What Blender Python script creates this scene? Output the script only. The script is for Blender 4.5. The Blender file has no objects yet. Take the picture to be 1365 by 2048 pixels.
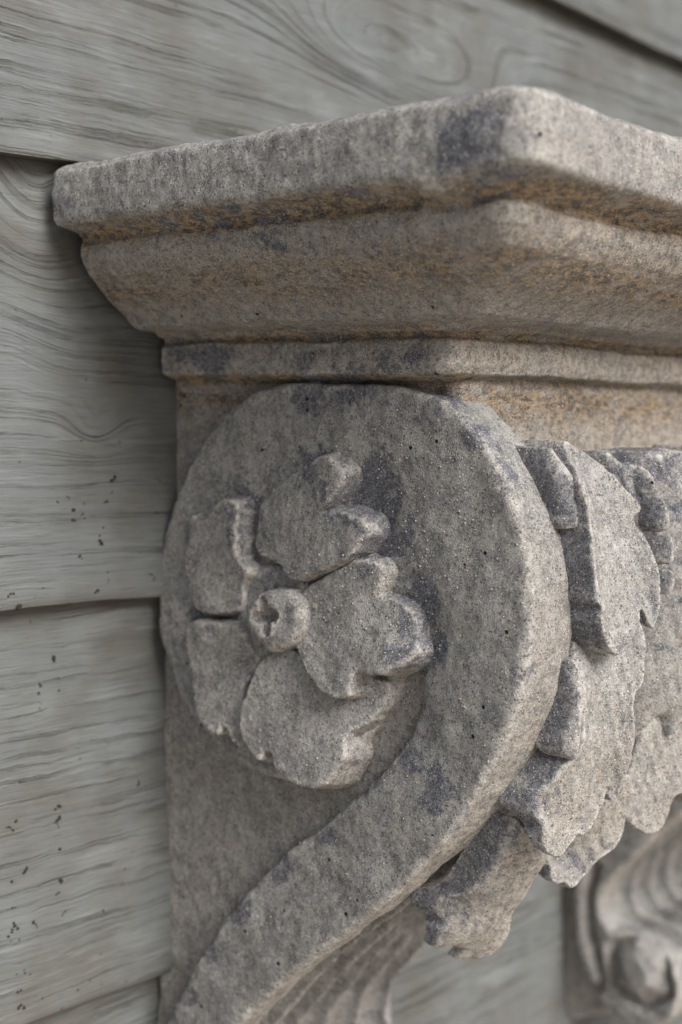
import bpy, math, random
import numpy as np

SC = bpy.context.scene
COL = SC.collection
rng = np.random.default_rng(7)
random.seed(7)

# ------------------------------------------------------------------ camera
FPX, CX, CY = 2730.0, 682.5, 1024.0
CAM = np.array([0.0, -0.50, 0.0])
_X = np.array([0.66349863, 0.03799525, 0.7472121])      # world axes seen in (right, up, forward)
_Y = np.array([-0.74768341, 0.06996232, 0.6603596])
_Z = -np.cross(_X, _Y)
M = np.array([_X, _Y, _Z])                               # world <- camera (right, up, forward)
cam = bpy.data.objects.new('camera', bpy.data.cameras.new('camera'))
COL.objects.link(cam)
SC.camera = cam
from mathutils import Matrix
r_, u_, f_ = M[:, 0], M[:, 1], M[:, 2]
cam.matrix_world = Matrix(((r_[0], u_[0], -f_[0], CAM[0]), (r_[1], u_[1], -f_[1], CAM[1]),
                           (r_[2], u_[2], -f_[2], CAM[2]), (0, 0, 0, 1)))
cam.data.sensor_fit = 'VERTICAL'
cam.data.sensor_height = 36.0
cam.data.lens = FPX / 2048 * 36.0
cam.data.clip_start = 0.02
cam.data.clip_end = 200
cam.data.dof.use_dof = True
cam.data.dof.focus_distance = 0.550
cam.data.dof.aperture_fstop = 6.4

# ------------------------------------------------------------------ light
world = bpy.data.worlds.new('World')
SC.world = world
world.use_nodes = True
nt = world.node_tree
sky = nt.nodes.new('ShaderNodeTexSky')
sky.sky_type = 'NISHITA'
sky.sun_disc = False
sky.sun_elevation = math.radians(42)
sky.air_density = 1.0
sky.dust_density = 4.0
sky.ozone_density = 1.0
nt.links.new(sky.outputs[0], nt.nodes['Background'].inputs[0])
nt.nodes['Background'].inputs[1].default_value = 0.072
SUNDIR = np.array([-0.12, -0.78, 0.62])                     # towards the sun
SUNDIR = SUNDIR / np.linalg.norm(SUNDIR)
sky.sun_elevation = math.asin(SUNDIR[2])
sky.sun_rotation = math.atan2(SUNDIR[0], SUNDIR[1])
sl = bpy.data.lights.new('sun', 'SUN')
sl.energy = 2.6
sl.angle = math.radians(32)
sl.color = (1.0, 0.985, 0.965)
so = bpy.data.objects.new('sun', sl)
COL.objects.link(so)
from mathutils import Vector
so.rotation_euler = Vector(SUNDIR.tolist()).to_track_quat('Z', 'Y').to_euler()
SC.view_settings.view_transform = 'Standard'
SC.view_settings.look = 'None'
SC.view_settings.gamma = 1
SC.view_settings.exposure = 1.03
SC.render.engine = "CYCLES"
SC.cycles.use_denoising = True

# ------------------------------------------------------------------ picture -> place
def rays(P):
    P = np.atleast_2d(np.asarray(P, float))
    d = np.stack([(P[:, 0] - CX) / FPX, (CY - P[:, 1]) / FPX, np.ones(len(P))], 1)
    return d @ M.T

def on_axis(P, k, val):
    d = rays(P)
    t = (np.asarray(val, float) - CAM[k]) / d[:, k]
    return CAM + d * t[:, None]

def onX(P, x): return on_axis(P, 0, x)
def onY(P, y): return on_axis(P, 1, y)

def crop(pts, x0, y0, s): return [(x0 + p[0] * s, y0 + p[1] * s) + tuple(p[2:]) for p in pts]

def smooth_closed(P, n=4):
    """Catmull-Rom through a closed outline."""
    P = np.asarray(P, float)
    a, b, c, d = np.roll(P, 1, 0), P, np.roll(P, -1, 0), np.roll(P, -2, 0)
    out = []
    for t in np.arange(n) / n:
        out.append(0.5 * (2 * b + (c - a) * t + (2 * a - 5 * b + 4 * c - d) * t * t + (3 * b - a - 3 * c + d) * t ** 3))
    return np.stack(out, 1).reshape(-1, P.shape[1])

# ------------------------------------------------------------------ signed distance tools
def poly_sdf(P, U, V):
    """signed distance (negative inside) of closed polygon P on grids U, V"""
    sh = U.shape
    u = U.ravel(); v = V.ravel()
    best = np.full(u.shape, 1e9); inside = np.zeros(u.shape, bool)
    n = len(P)
    for i in range(n):
        ax, ay = P[i]; bx, by = P[(i + 1) % n]
        ex, ey = bx - ax, by - ay
        L = ex * ex + ey * ey + 1e-18
        wx, wy = u - ax, v - ay
        t = np.clip((wx * ex + wy * ey) / L, 0, 1)
        dx, dy = wx - ex * t, wy - ey * t
        np.minimum(best, dx * dx + dy * dy, out=best)
        if abs(by - ay) > 1e-12:
            c = ((ay <= v) != (by <= v)) & (u < ax + (v - ay) / (by - ay) * ex)
            inside ^= c
    d = np.sqrt(best)
    d[inside] *= -1
    return d.reshape(sh)

def smax(a, b, k):
    h = np.maximum(k - np.abs(a - b), 0) / k
    return np.maximum(a, b) + h * h * k * 0.25

def smin(a, b, k): return -smax(-a, -b, k)

_lat = rng.random((64, 64, 64)).astype(np.float32) * 2 - 1
def vnoise(p, freq, off=0.0):
    q = np.asarray(p, np.float32) * freq + off
    i = np.floor(q).astype(np.int32); f = q - i
    f = f * f * (3 - 2 * f)
    i &= 63; j = (i + 1) & 63
    def g(a, b, c): return _lat[a, b, c]
    x0, y0, z0 = i.T; x1, y1, z1 = j.T
    fx, fy, fz = f.T
    c00 = g(x0, y0, z0) * (1 - fx) + g(x1, y0, z0) * fx
    c10 = g(x0, y1, z0) * (1 - fx) + g(x1, y1, z0) * fx
    c01 = g(x0, y0, z1) * (1 - fx) + g(x1, y0, z1) * fx
    c11 = g(x0, y1, z1) * (1 - fx) + g(x1, y1, z1) * fx
    return (c00 * (1 - fy) + c10 * fy) * (1 - fz) + (c01 * (1 - fy) + c11 * fy) * fz

def surface_nets(F, org, h):
    """F negative inside; returns vertices, quads"""
    S = F < 0
    n = F.shape
    c = [S[i:n[0] - 1 + i, j:n[1] - 1 + j, k:n[2] - 1 + k] for i in (0, 1) for j in (0, 1) for k in (0, 1)]
    cnt = np.zeros(c[0].shape, np.int8)
    for q in c: cnt += q
    act = (cnt > 0) & (cnt < 8)
    I, J, K = np.nonzero(act)
    idx = np.full(act.shape, -1, np.int32)
    idx[I, J, K] = np.arange(len(I))
    val = {}
    for i in (0, 1):
        for j in (0, 1):
            for k in (0, 1):
                val[i, j, k] = F[I + i, J + j, K + k]
    acc = np.zeros((len(I), 3)); w = np.zeros(len(I))
    for a in ((0, 0, 0), (0, 0, 1), (0, 1, 0), (0, 1, 1), (1, 0, 0), (1, 0, 1), (1, 1, 0), (1, 1, 1)):
        for ax in range(3):
            if a[ax]: continue
            b = list(a); b[ax] = 1; b = tuple(b)
            fa, fb = val[a], val[b]
            m = (fa < 0) != (fb < 0)
            t = fa[m] / (fa[m] - fb[m])
            p = np.zeros((m.sum(), 3)); p[:] = a; p[:, ax] = t
            acc[m] += p; w[m] += 1
    V = np.array(org) + (np.stack([I, J, K], 1) + acc / w[:, None]) * h
    quads = []
    for ax in range(3):
        o1, o2 = [(1, 2), (2, 0), (0, 1)][ax]
        sl0 = [slice(None)] * 3; sl1 = [slice(None)] * 3
        sl0[ax] = slice(0, -1); sl1[ax] = slice(1, None)
        a = S[tuple(sl0)]; b = S[tuple(sl1)]
        E = np.argwhere(a != b)
        ok = (E[:, o1] > 0) & (E[:, o2] > 0) & (E[:, o1] < n[o1] - 1) & (E[:, o2] < n[o2] - 1)
        E = E[ok]
        flip = ~a[tuple(E.T)]
        def at(d1, d2):
            q = E.copy(); q[:, o1] += d1; q[:, o2] += d2
            return idx[tuple(q.T)]
        Q = np.stack([at(-1, -1), at(0, -1), at(0, 0), at(-1, 0)], 1)
        Q[flip] = Q[flip][:, ::-1]
        quads.append(Q)
    Q = np.concatenate(quads)
    Q = Q[(Q >= 0).all(1)]
    return V, Q

def v_normals(V, Q):
    n = np.cross(V[Q[:, 2]] - V[Q[:, 0]], V[Q[:, 3]] - V[Q[:, 1]])
    N = np.zeros_like(V)
    for c in range(4):
        for k in range(3):
            N[:, k] += np.bincount(Q[:, c], n[:, k], len(V))
    return N / (np.linalg.norm(N, axis=1)[:, None] + 1e-20)

def lap_smooth(V, Q, it):
    e = np.concatenate([Q[:, [0, 1]], Q[:, [1, 2]], Q[:, [2, 3]], Q[:, [3, 0]]])
    deg = np.bincount(e[:, 0], minlength=len(V)) + np.bincount(e[:, 1], minlength=len(V))
    P = V.copy()
    for _ in range(it):
        A = np.zeros_like(P)
        for k in range(3):
            A[:, k] = np.bincount(e[:, 0], P[e[:, 1], k], len(V)) + np.bincount(e[:, 1], P[e[:, 0], k], len(V))
        P = 0.3 * P + 0.7 * A / np.maximum(deg, 1)[:, None]
    return P

def tps(P, val, reg=1e-7):
    P = np.asarray(P, float); n = len(P); s = 0.05
    A = P / s
    r = np.linalg.norm(A[:, None] - A[None], axis=2)
    K = np.where(r > 0, r * r * np.log(r + 1e-12), 0) + np.eye(n) * reg * 1e4
    B = np.concatenate([np.ones((n, 1)), A], 1)
    S = np.block([[K, B], [B.T, np.zeros((3, 3))]])
    w = np.linalg.solve(S, np.concatenate([val, np.zeros((3, val.shape[1]))]))
    def f(U, V):
        q = np.stack([U.ravel(), V.ravel()], 1) / s
        out = np.empty((len(q), val.shape[1]))
        for a in range(0, len(q), 40000):
            r = np.linalg.norm(q[a:a + 40000, None] - A[None], axis=2)
            k = np.where(r > 0, r * r * np.log(r + 1e-12), 0)
            out[a:a + 40000] = k @ w[:n] + np.concatenate([np.ones((len(r), 1)), q[a:a + 40000]], 1) @ w[n:]
        return [out[:, i].reshape(U.shape) for i in range(val.shape[1])]
    return f

# ------------------------------------------------------------------ stain and tone maps
PALE_SPOTS = []
PATINA = []          # (point, radius, strength)
def pat(px, x, r, s=1.0): PATINA.append((onX([px], x)[0], r, s))
def pat_y(px, y, r, s=1.0): PATINA.append((onY([px], y)[0], r, s))

def link_mesh(name, V, Q, mat, parent=None, attrs=None, smooth=True):
    me = bpy.data.meshes.new(name)
    me.vertices.add(len(V)); me.vertices.foreach_set('co', np.asarray(V, np.float32).ravel())
    me.loops.add(Q.size); me.loops.foreach_set('vertex_index', Q.astype(np.int32).ravel())
    me.polygons.add(len(Q))
    me.polygons.foreach_set('loop_start', np.arange(0, Q.size, Q.shape[1], dtype=np.int32))
    me.polygons.foreach_set('loop_total', np.full(len(Q), Q.shape[1], np.int32))
    me.update(calc_edges=True)
    me.validate()
    if smooth: me.polygons.foreach_set('use_smooth', np.ones(len(me.polygons), bool))
    for k, a in (attrs or {}).items():
        at = me.attributes.new(k, 'FLOAT', 'POINT')
        at.data.foreach_set('value', np.asarray(a, np.float32))
    me.materials.append(mat)
    o = bpy.data.objects.new(name, me)
    COL.objects.link(o)
    if parent is not None: o.parent = parent
    return o

def stone(name, F, org, h, parent, rough=1.0, ochre=None, buff=None, chip=1.0, mat=None, wear_amp=1.0, streak=None, sides=False, pale=0.0):
    V, Q = surface_nets(F.astype(np.float32), org, h)
    V = lap_smooth(V, Q, 1)
    N = v_normals(V, Q)
    it = max(3, int(round((0.0022 / h) ** 2)))
    P1 = lap_smooth(V, Q, it)
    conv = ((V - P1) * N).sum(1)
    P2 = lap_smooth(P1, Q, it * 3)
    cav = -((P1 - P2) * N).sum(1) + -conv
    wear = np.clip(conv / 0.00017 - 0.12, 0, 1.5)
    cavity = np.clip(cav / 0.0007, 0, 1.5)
    # uneven casting and weathered arrises
    d = 0.0009 * vnoise(V, 38) + 0.0005 * vnoise(V, 110, 5) + 0.00028 * vnoise(V, 330, 9) + 0.00014 * vnoise(V, 800, 3)
    ch = np.clip(vnoise(V, 190, 21) - 0.15, 0, 1) * np.clip(wear, 0, 1) * 0.0010 * chip
    V = V + N * ((d * rough) - ch)[:, None]
    pa = np.zeros(len(V))
    wq = 0.55 * vnoise(V, 130, 31) + 0.40 * vnoise(V, 320, 17) + 0.25 * vnoise(V, 55, 8)
    for c, r, s in PATINA:
        q = np.linalg.norm(V + OFF - c, axis=1) / r
        pa = np.maximum(pa, s * np.clip(1.25 - q + wq, 0, 1))
    if sides: pa = np.maximum(pa * np.clip(-N[:, 0] * 1.5 - 0.1, 0.12, 1), np.clip(-N[:, 0] * 1.9 - 0.85, 0, 1) * 0.85)  # leaf faces turned left darken towards slate blue
    bl = np.full(len(V), pale)
    for c, r, s in PALE_SPOTS: bl = np.maximum(bl, s * np.clip(1.3 - np.linalg.norm(V + OFF - c, axis=1) / r, 0, 1))
    0 and print(name, 'wear', np.percentile(conv, [50, 90, 97, 99.5]), 'cav', np.percentile(cav, [50, 90, 97, 99.5]), len(V))
    at = {'wear': wear * wear_amp, 'cavity': cavity, 'patina': pa,
          'pale_spots': bl, 'streak': streak(V) if streak else np.zeros(len(V)),
          'ochre': ochre(V, N) if ochre else np.zeros(len(V)),
          'buff': buff(V, N) if buff else np.clip(-N[:, 2] * 1.2 - 0.1, 0, 1) * 0.8 + np.clip(-N[:, 1] - 0.3, 0, 1) * 0.45}  # default buff follows faces turned down and front, as warm bounced light does
    return link_mesh(name, V, Q, mat or STONE, parent, at)

# ------------------------------------------------------------------ materials
class NT:
    def __init__(s, name):
        s.m = bpy.data.materials.new(name); s.m.use_nodes = True
        s.t = s.m.node_tree; s.b = s.t.nodes['Principled BSDF']
        s.geo = s.t.nodes.new('ShaderNodeTexCoord').outputs['Object']
    def lk(s, a, b):
        if isinstance(a, (int, float)): b.default_value = a
        elif isinstance(a, tuple): b.default_value = a if len(a) == 4 or b.type == 'VECTOR' else a + (1,)
        else: s.t.links.new(a, b)
    def attr(s, n):
        a = s.t.nodes.new('ShaderNodeAttribute'); a.attribute_name = n; return a.outputs['Fac']
    def math(s, op, a, b=0.0, c=None, clamp=False):
        n = s.t.nodes.new('ShaderNodeMath'); n.operation = op; n.use_clamp = clamp
        s.lk(a, n.inputs[0]); s.lk(b, n.inputs[1])
        if c is not None: s.lk(c, n.inputs[2])
        return n.outputs[0]
    def noise(s, scale, detail=3, rough=0.55, vec=None, dist=0.0):
        n = s.t.nodes.new('ShaderNodeTexNoise'); n.inputs['Scale'].default_value = scale
        n.inputs['Detail'].default_value = detail; n.inputs['Roughness'].default_value = rough
        n.inputs['Distortion'].default_value = dist
        s.lk(vec or s.geo, n.inputs['Vector']); return n.outputs[0]
    def vor(s, scale, vec=None, feat='F1'):
        n = s.t.nodes.new('ShaderNodeTexVoronoi'); n.inputs['Scale'].default_value = scale; n.feature = feat
        s.lk(vec or s.geo, n.inputs['Vector']); return n.outputs['Distance'], n.outputs['Color']
    def ramp(s, fac, lo, hi, a=0.0, b=1.0):
        n = s.t.nodes.new('ShaderNodeMapRange'); n.interpolation_type = 'SMOOTHSTEP'
        s.lk(fac, n.inputs[0])
        for i, v in enumerate((lo, hi, a, b)): n.inputs[1 + i].default_value = v
        return n.outputs[0]
    def mix(s, f, a, b, mode='MIX'):
        n = s.t.nodes.new('ShaderNodeMix'); n.data_type = 'RGBA'; n.blend_type = mode
        s.lk(f, n.inputs[0]); s.lk(a, n.inputs[6]); s.lk(b, n.inputs[7]); return n.outputs[2]
    def sep(s, v):
        n = s.t.nodes.new('ShaderNodeSeparateXYZ'); s.lk(v, n.inputs[0]); return n.outputs
    def comb(s, x, y, z):
        n = s.t.nodes.new('ShaderNodeCombineXYZ')
        for i, v in enumerate((x, y, z)): s.lk(v, n.inputs[i])
        return n.outputs[0]
    def scale(s, v, k):
        n = s.t.nodes.new('ShaderNodeVectorMath'); n.operation = 'MULTIPLY'; s.lk(v, n.inputs[0]); n.inputs[1].default_value = k
        return n.outputs[0]
    def bump(s, h, dist, strength=1.0, prev=None):
        n = s.t.nodes.new('ShaderNodeBump'); n.inputs['Distance'].default_value = dist
        n.inputs['Strength'].default_value = strength; s.lk(h, n.inputs['Height'])
        if prev is not None: s.lk(prev, n.inputs['Normal'])
        return n.outputs[0]

def make_stone():
    t = NT('cast_stone')
    big, med, fine, grain, grit = t.noise(24, 4), t.noise(95, 6, 0.68), t.noise(430, 6, 0.75), t.noise(1500, 3, 0.7), t.noise(1900, 2, 0.8)
    col = t.mix(t.ramp(med, 0.40, 0.60), (0.172, 0.174, 0.176), (0.305, 0.303, 0.293))
    col = t.mix(t.math('MULTIPLY', t.ramp(big, 0.45, 0.7), 0.45), col, (0.225, 0.232, 0.228))
    # fine mottling of light and dark grains
    col = t.mix(t.math('MULTIPLY', t.ramp(fine, 0.50, 0.66), 0.70), col, (0.40, 0.39, 0.365))
    col = t.mix(t.math('MULTIPLY', t.ramp(fine, 0.48, 0.34), 0.70), col, (0.070, 0.071, 0.080))
    # buff: sheltered stone, plus warm bounced light painted on low and front faces
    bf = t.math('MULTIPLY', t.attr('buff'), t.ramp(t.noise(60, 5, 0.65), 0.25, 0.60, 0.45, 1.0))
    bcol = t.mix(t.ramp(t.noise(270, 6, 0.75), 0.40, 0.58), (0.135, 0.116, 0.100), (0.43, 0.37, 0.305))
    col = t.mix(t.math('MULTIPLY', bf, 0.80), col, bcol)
    # ochre staining running along mouldings
    vec = t.scale(t.geo, (1.0, 1.0, 3.2))
    oc = t.math('MULTIPLY', t.attr('ochre'), t.ramp(t.noise(55, 6, 0.68, vec), 0.32, 0.58))
    ocol = t.mix(t.ramp(t.noise(190, 6, 0.75, vec), 0.42, 0.58), (0.035, 0.029, 0.024), (0.35, 0.235, 0.115))
    col = t.mix(t.math('MINIMUM', oc, 0.85), col, ocol)
    # slate blue patina, and the same tone on left-turned leaf faces
    pn = t.noise(120, 6, 0.75)
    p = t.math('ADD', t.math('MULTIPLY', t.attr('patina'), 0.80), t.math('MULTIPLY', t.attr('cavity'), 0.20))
    p = t.math('ADD', p, t.math('MULTIPLY', big, 0.34))
    p = t.ramp(t.math('ADD', p, t.math('MULTIPLY', t.math('SUBTRACT', pn, 0.5), 1.6)), 0.48, 0.74)
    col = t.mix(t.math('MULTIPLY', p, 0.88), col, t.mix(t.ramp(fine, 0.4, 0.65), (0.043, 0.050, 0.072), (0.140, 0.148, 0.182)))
    # worn arrises and pale spots set on corners, rims and tips
    w = t.math('MULTIPLY', t.attr('wear'), t.ramp(t.noise(150, 5, 0.7), 0.36, 0.60))
    w = t.math('MULTIPLY', w, t.ramp(t.noise(34, 3, 0.6), 0.36, 0.58, 0.25, 1.15))
    w = t.math('ADD', w, t.math('MULTIPLY', t.attr('pale_spots'), t.ramp(t.noise(110, 6, 0.75), 0.40, 0.60)))
    col = t.mix(t.math('MINIMUM', t.math('MULTIPLY', w, 0.8), 0.82), col, t.mix(t.ramp(fine, 0.4, 0.6), (0.27, 0.26, 0.245), (0.55, 0.53, 0.49)))
    # rain streaks down the fascia
    sv = t.scale(t.geo, (1.0, 1.0, 0.16))
    st = t.math('MULTIPLY', t.attr('streak'), t.ramp(t.noise(300, 4, 0.6, sv), 0.52, 0.68))
    col = t.mix(t.math('MULTIPLY', st, 0.28), col, (0.46, 0.45, 0.43))
    st2 = t.math('MULTIPLY', t.attr('streak'), t.ramp(t.noise(210, 4, 0.6, sv), 0.47, 0.36))
    col = t.mix(t.math('MULTIPLY', st2, 0.30), col, (0.08, 0.078, 0.08))
    # gritty skin, light and dark sand
    col = t.mix(t.math('MULTIPLY', t.ramp(grit, 0.54, 0.66), 0.72), col, (0.50, 0.485, 0.45))
    col = t.mix(t.math('MULTIPLY', t.ramp(grit, 0.45, 0.34), 0.75), col, (0.045, 0.045, 0.052))
    d1, c1 = t.vor(800)
    s1 = t.sep(c1)
    g = t.math('MULTIPLY', t.math('GREATER_THAN', s1[0], 0.86), t.ramp(d1, 0.42, 0.25))
    col = t.mix(t.math('MULTIPLY', g, 0.75), col, (0.58, 0.56, 0.52))
    g2 = t.math('MULTIPLY', t.math('GREATER_THAN', s1[1], 0.94), t.ramp(d1, 0.45, 0.3))
    col = t.mix(t.math('MULTIPLY', g2, 0.8), col, (0.17, 0.085, 0.045))
    g3 = t.math('MULTIPLY', t.math('GREATER_THAN', s1[2], 0.86), t.ramp(d1, 0.5, 0.3))
    col = t.mix(t.math('MULTIPLY', g3, 0.65), col, (0.04, 0.04, 0.048))
    # pinholes
    d2, c2 = t.vor(85)
    ph = t.math('MULTIPLY', t.math('GREATER_THAN', t.sep(c2)[0], 0.84), t.ramp(d2, 0.085, 0.05))
    col = t.mix(ph, col, (0.012, 0.011, 0.011))
    t.lk(col, t.b.inputs['Base Color'])
    t.b.inputs['Roughness'].default_value = 0.93
    t.b.inputs['Specular IOR Level'].default_value = 0.25
    b = t.bump(t.noise(240, 6, 0.72), 0.0020, 0.6)
    b = t.bump(grain, 0.0009, 1.0, b)
    b = t.bump(g, 0.0006, 1.0, b)
    b = t.bump(t.math('MULTIPLY', ph, -1.0), 0.003, 1.0, b)
    t.lk(b, t.b.inputs['Normal'])
    return t.m

def make_wood():
    t = NT('weathered_painted_board')
    s = t.sep(t.geo)
    g = t.attr('ring')                                 # growth ring coordinate, metres across the grain
    wob = t.noise(26, 4, 0.6)
    gg = t.math('ADD', g, t.math('MULTIPLY', t.math('SUBTRACT', wob, 0.5), t.math('MULTIPLY', t.attr('wavy'), 0.012)))
    v = t.comb(t.math('MULTIPLY', s[0], 4.5), t.math('MULTIPLY', gg, 270.0), t.math('MULTIPLY', t.attr('seed'), 7.0))
    v2 = t.comb(t.math('MULTIPLY', s[0], 22.0), t.math('MULTIPLY', gg, 900.0), t.math('MULTIPLY', t.attr('seed'), 3.0))
    v3 = t.comb(t.math('MULTIPLY', s[0], 16.0), t.math('MULTIPLY', gg, 34.0), 2.0)
    a, b_, c = t.noise(1.0, 3, 0.5, v), t.noise(1.0, 3, 0.6, v2), t.noise(1.0, 3, 0.5, v3)
    blot = t.noise(14, 4, 0.6)
    col = t.mix(t.ramp(blot, 0.35, 0.68), (0.088, 0.087, 0.080), (0.112, 0.122, 0.124))
    col = t.mix(t.math('MULTIPLY', t.ramp(c, 0.5, 0.7), 0.55), col, (0.155, 0.167, 0.167))
    lines = t.math('MULTIPLY', t.ramp(a, 0.50, 0.36), t.ramp(b_, 0.60, 0.40, 0.15, 1.0))
    lines = t.math('MULTIPLY', lines, t.ramp(t.noise(22, 5, 0.65), 0.36, 0.60, 0.25, 1.0))
    vf = t.comb(t.math('MULTIPLY', s[0], 40.0), s[1], t.math('MULTIPLY', s[2], 900.0))
    fib = t.noise(1.0, 4, 0.65, vf)
    vf2 = t.comb(t.math('MULTIPLY', s[0], 14.0), s[1], t.math('MULTIPLY', s[2], 260.0))
    fib2 = t.noise(1.0, 4, 0.65, vf2)
    col = t.mix(t.math('MULTIPLY', t.ramp(fib2, 0.56, 0.70), 0.5), col, (0.180, 0.196, 0.200))
    col = t.mix(t.math('MULTIPLY', t.ramp(fib, 0.46, 0.32), 0.55), col, (0.045, 0.046, 0.043))
    col = t.mix(t.math('MULTIPLY', lines, t.attr('grain')), col, (0.062, 0.060, 0.052))
    col = t.mix(t.math('MULTIPLY', t.ramp(b_, 0.5, 0.33), 0.42), col, (0.066, 0.069, 0.069))
    col = t.mix(t.math('MULTIPLY', t.ramp(b_, 0.60, 0.75), 0.40), col, (0.200, 0.214, 0.214))
    gr = t.math('MULTIPLY', t.attr('edge_brown'), t.ramp(t.noise(120, 5, 0.65), 0.25, 0.6, 0.5, 1.0))
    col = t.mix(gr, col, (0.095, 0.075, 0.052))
    d1, c1 = t.vor(160)
    sp = t.math('MULTIPLY', t.math('GREATER_THAN', t.sep(c1)[0], 0.94), t.ramp(d1, 0.16, 0.08))
    col = t.mix(t.math('MULTIPLY', sp, 0.8), col, (0.06, 0.045, 0.03))
    t.lk(col, t.b.inputs['Base Color'])
    t.b.inputs['Roughness'].default_value = 0.75
    t.b.inputs['Specular IOR Level'].default_value = 0.3
    b = t.bump(t.math('MULTIPLY', lines, -1.0), 0.0012, 0.7)
    b = t.bump(b_, 0.0007, 0.4, b)
    b = t.bump(fib, 0.0008, 0.6, b)
    b = t.bump(t.noise(500, 4, 0.7), 0.0004, 0.6, b)
    t.lk(b, t.b.inputs['Normal'])
    return t.m

def plain(name, col, rough=0.9, scale=60, var=0.3):
    t = NT(name)
    n = t.noise(scale, 5, 0.6)
    t.lk(t.mix(n, tuple(c * (1 - var) for c in col), tuple(c * (1 + var) for c in col)), t.b.inputs['Base Color'])
    t.b.inputs['Roughness'].default_value = rough
    return t.m

STONE = make_stone()
WOOD = make_wood()
GROUND = plain('pale_paving', (0.51, 0.46, 0.395), 0.95, 8)
SPECK = plain('brown_dirt', (0.016, 0.011, 0.007), 0.9, 900)

def tag(o, label=None, cat=None, group=None, kind=None):
    if label: o['label'] = label
    if cat: o['category'] = cat
    if group: o['group'] = group
    if kind: o['kind'] = kind
    return o
def empty(name, loc=(0, 0, 0)):
    o = bpy.data.objects.new(name, None); COL.objects.link(o); o.location = loc
    o.empty_display_size = 0.05
    return o

# ------------------------------------------------------------------ ground (below the picture, throws the warm light back up)
g = 12.0
V = np.array([(-g, -g, -1.1), (g, -g, -1.1), (g, g, -1.1), (-g, g, -1.1)]); Q = np.array([[0, 1, 2, 3]])
tag(link_mesh('ground', V, Q, GROUND, smooth=False), kind='structure')

# ------------------------------------------------------------------ clapboard wall
wall = empty('clapboard_wall', (0.6, 0.012, -1.1))
tag(wall, 'weathered grey-green painted clapboard wall of overlapping rough-sawn boards behind the carved corbels', 'wall')
TH = 0.0125
def board_line(p0, p1):
    a, b = onY([p0], 0.0)[0], onY([p1], 0.0)[0]
    sl = (b[2] - a[2]) / (b[0] - a[0])
    return lambda x: a[2] + sl * (x - a[0])
L_low2 = board_line((66, 2048), (311, 1954))
L_low1 = board_line((0, 1222), (313, 1194))
L_mid = board_line((0, 300), (210, 329))
L_top = board_line((1130, 6), (1365, 118))
flat = lambda z: (lambda x: z + 0 * x)
lines_ = [flat(-0.675), flat(-0.480), L_low2, L_low1, L_mid, L_top, flat(0.47)]
BX0, BX1 = -0.9, 2.0
def knots(kind):
    if kind == 4:      # board above the corbel: two long eyes
        k = []
        for px, A, sx, sz in (((900, 158), 0.050, 0.065, 0.030), ((735, 75), 0.040, 0.050, 0.022), ((1210, 330), 0.03, 0.10, 0.03)):
            p = onY([px], 0.004)[0]; k.append((p[0], p[2], A, sx, sz))
        return k
    if kind == 3:      # board behind the cap: flame figure and a knot
        k = []
        for px, A, sx, sz in (((95, 400), 0.030, 0.028, 0.050), ((195, 850), 0.012, 0.014, 0.012), ((30, 640), -0.015, 0.03, 0.03)):
            p = onY([px], 0.004)[0]; k.append((p[0], p[2], A, sx, sz))
        return k
    return []
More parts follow.
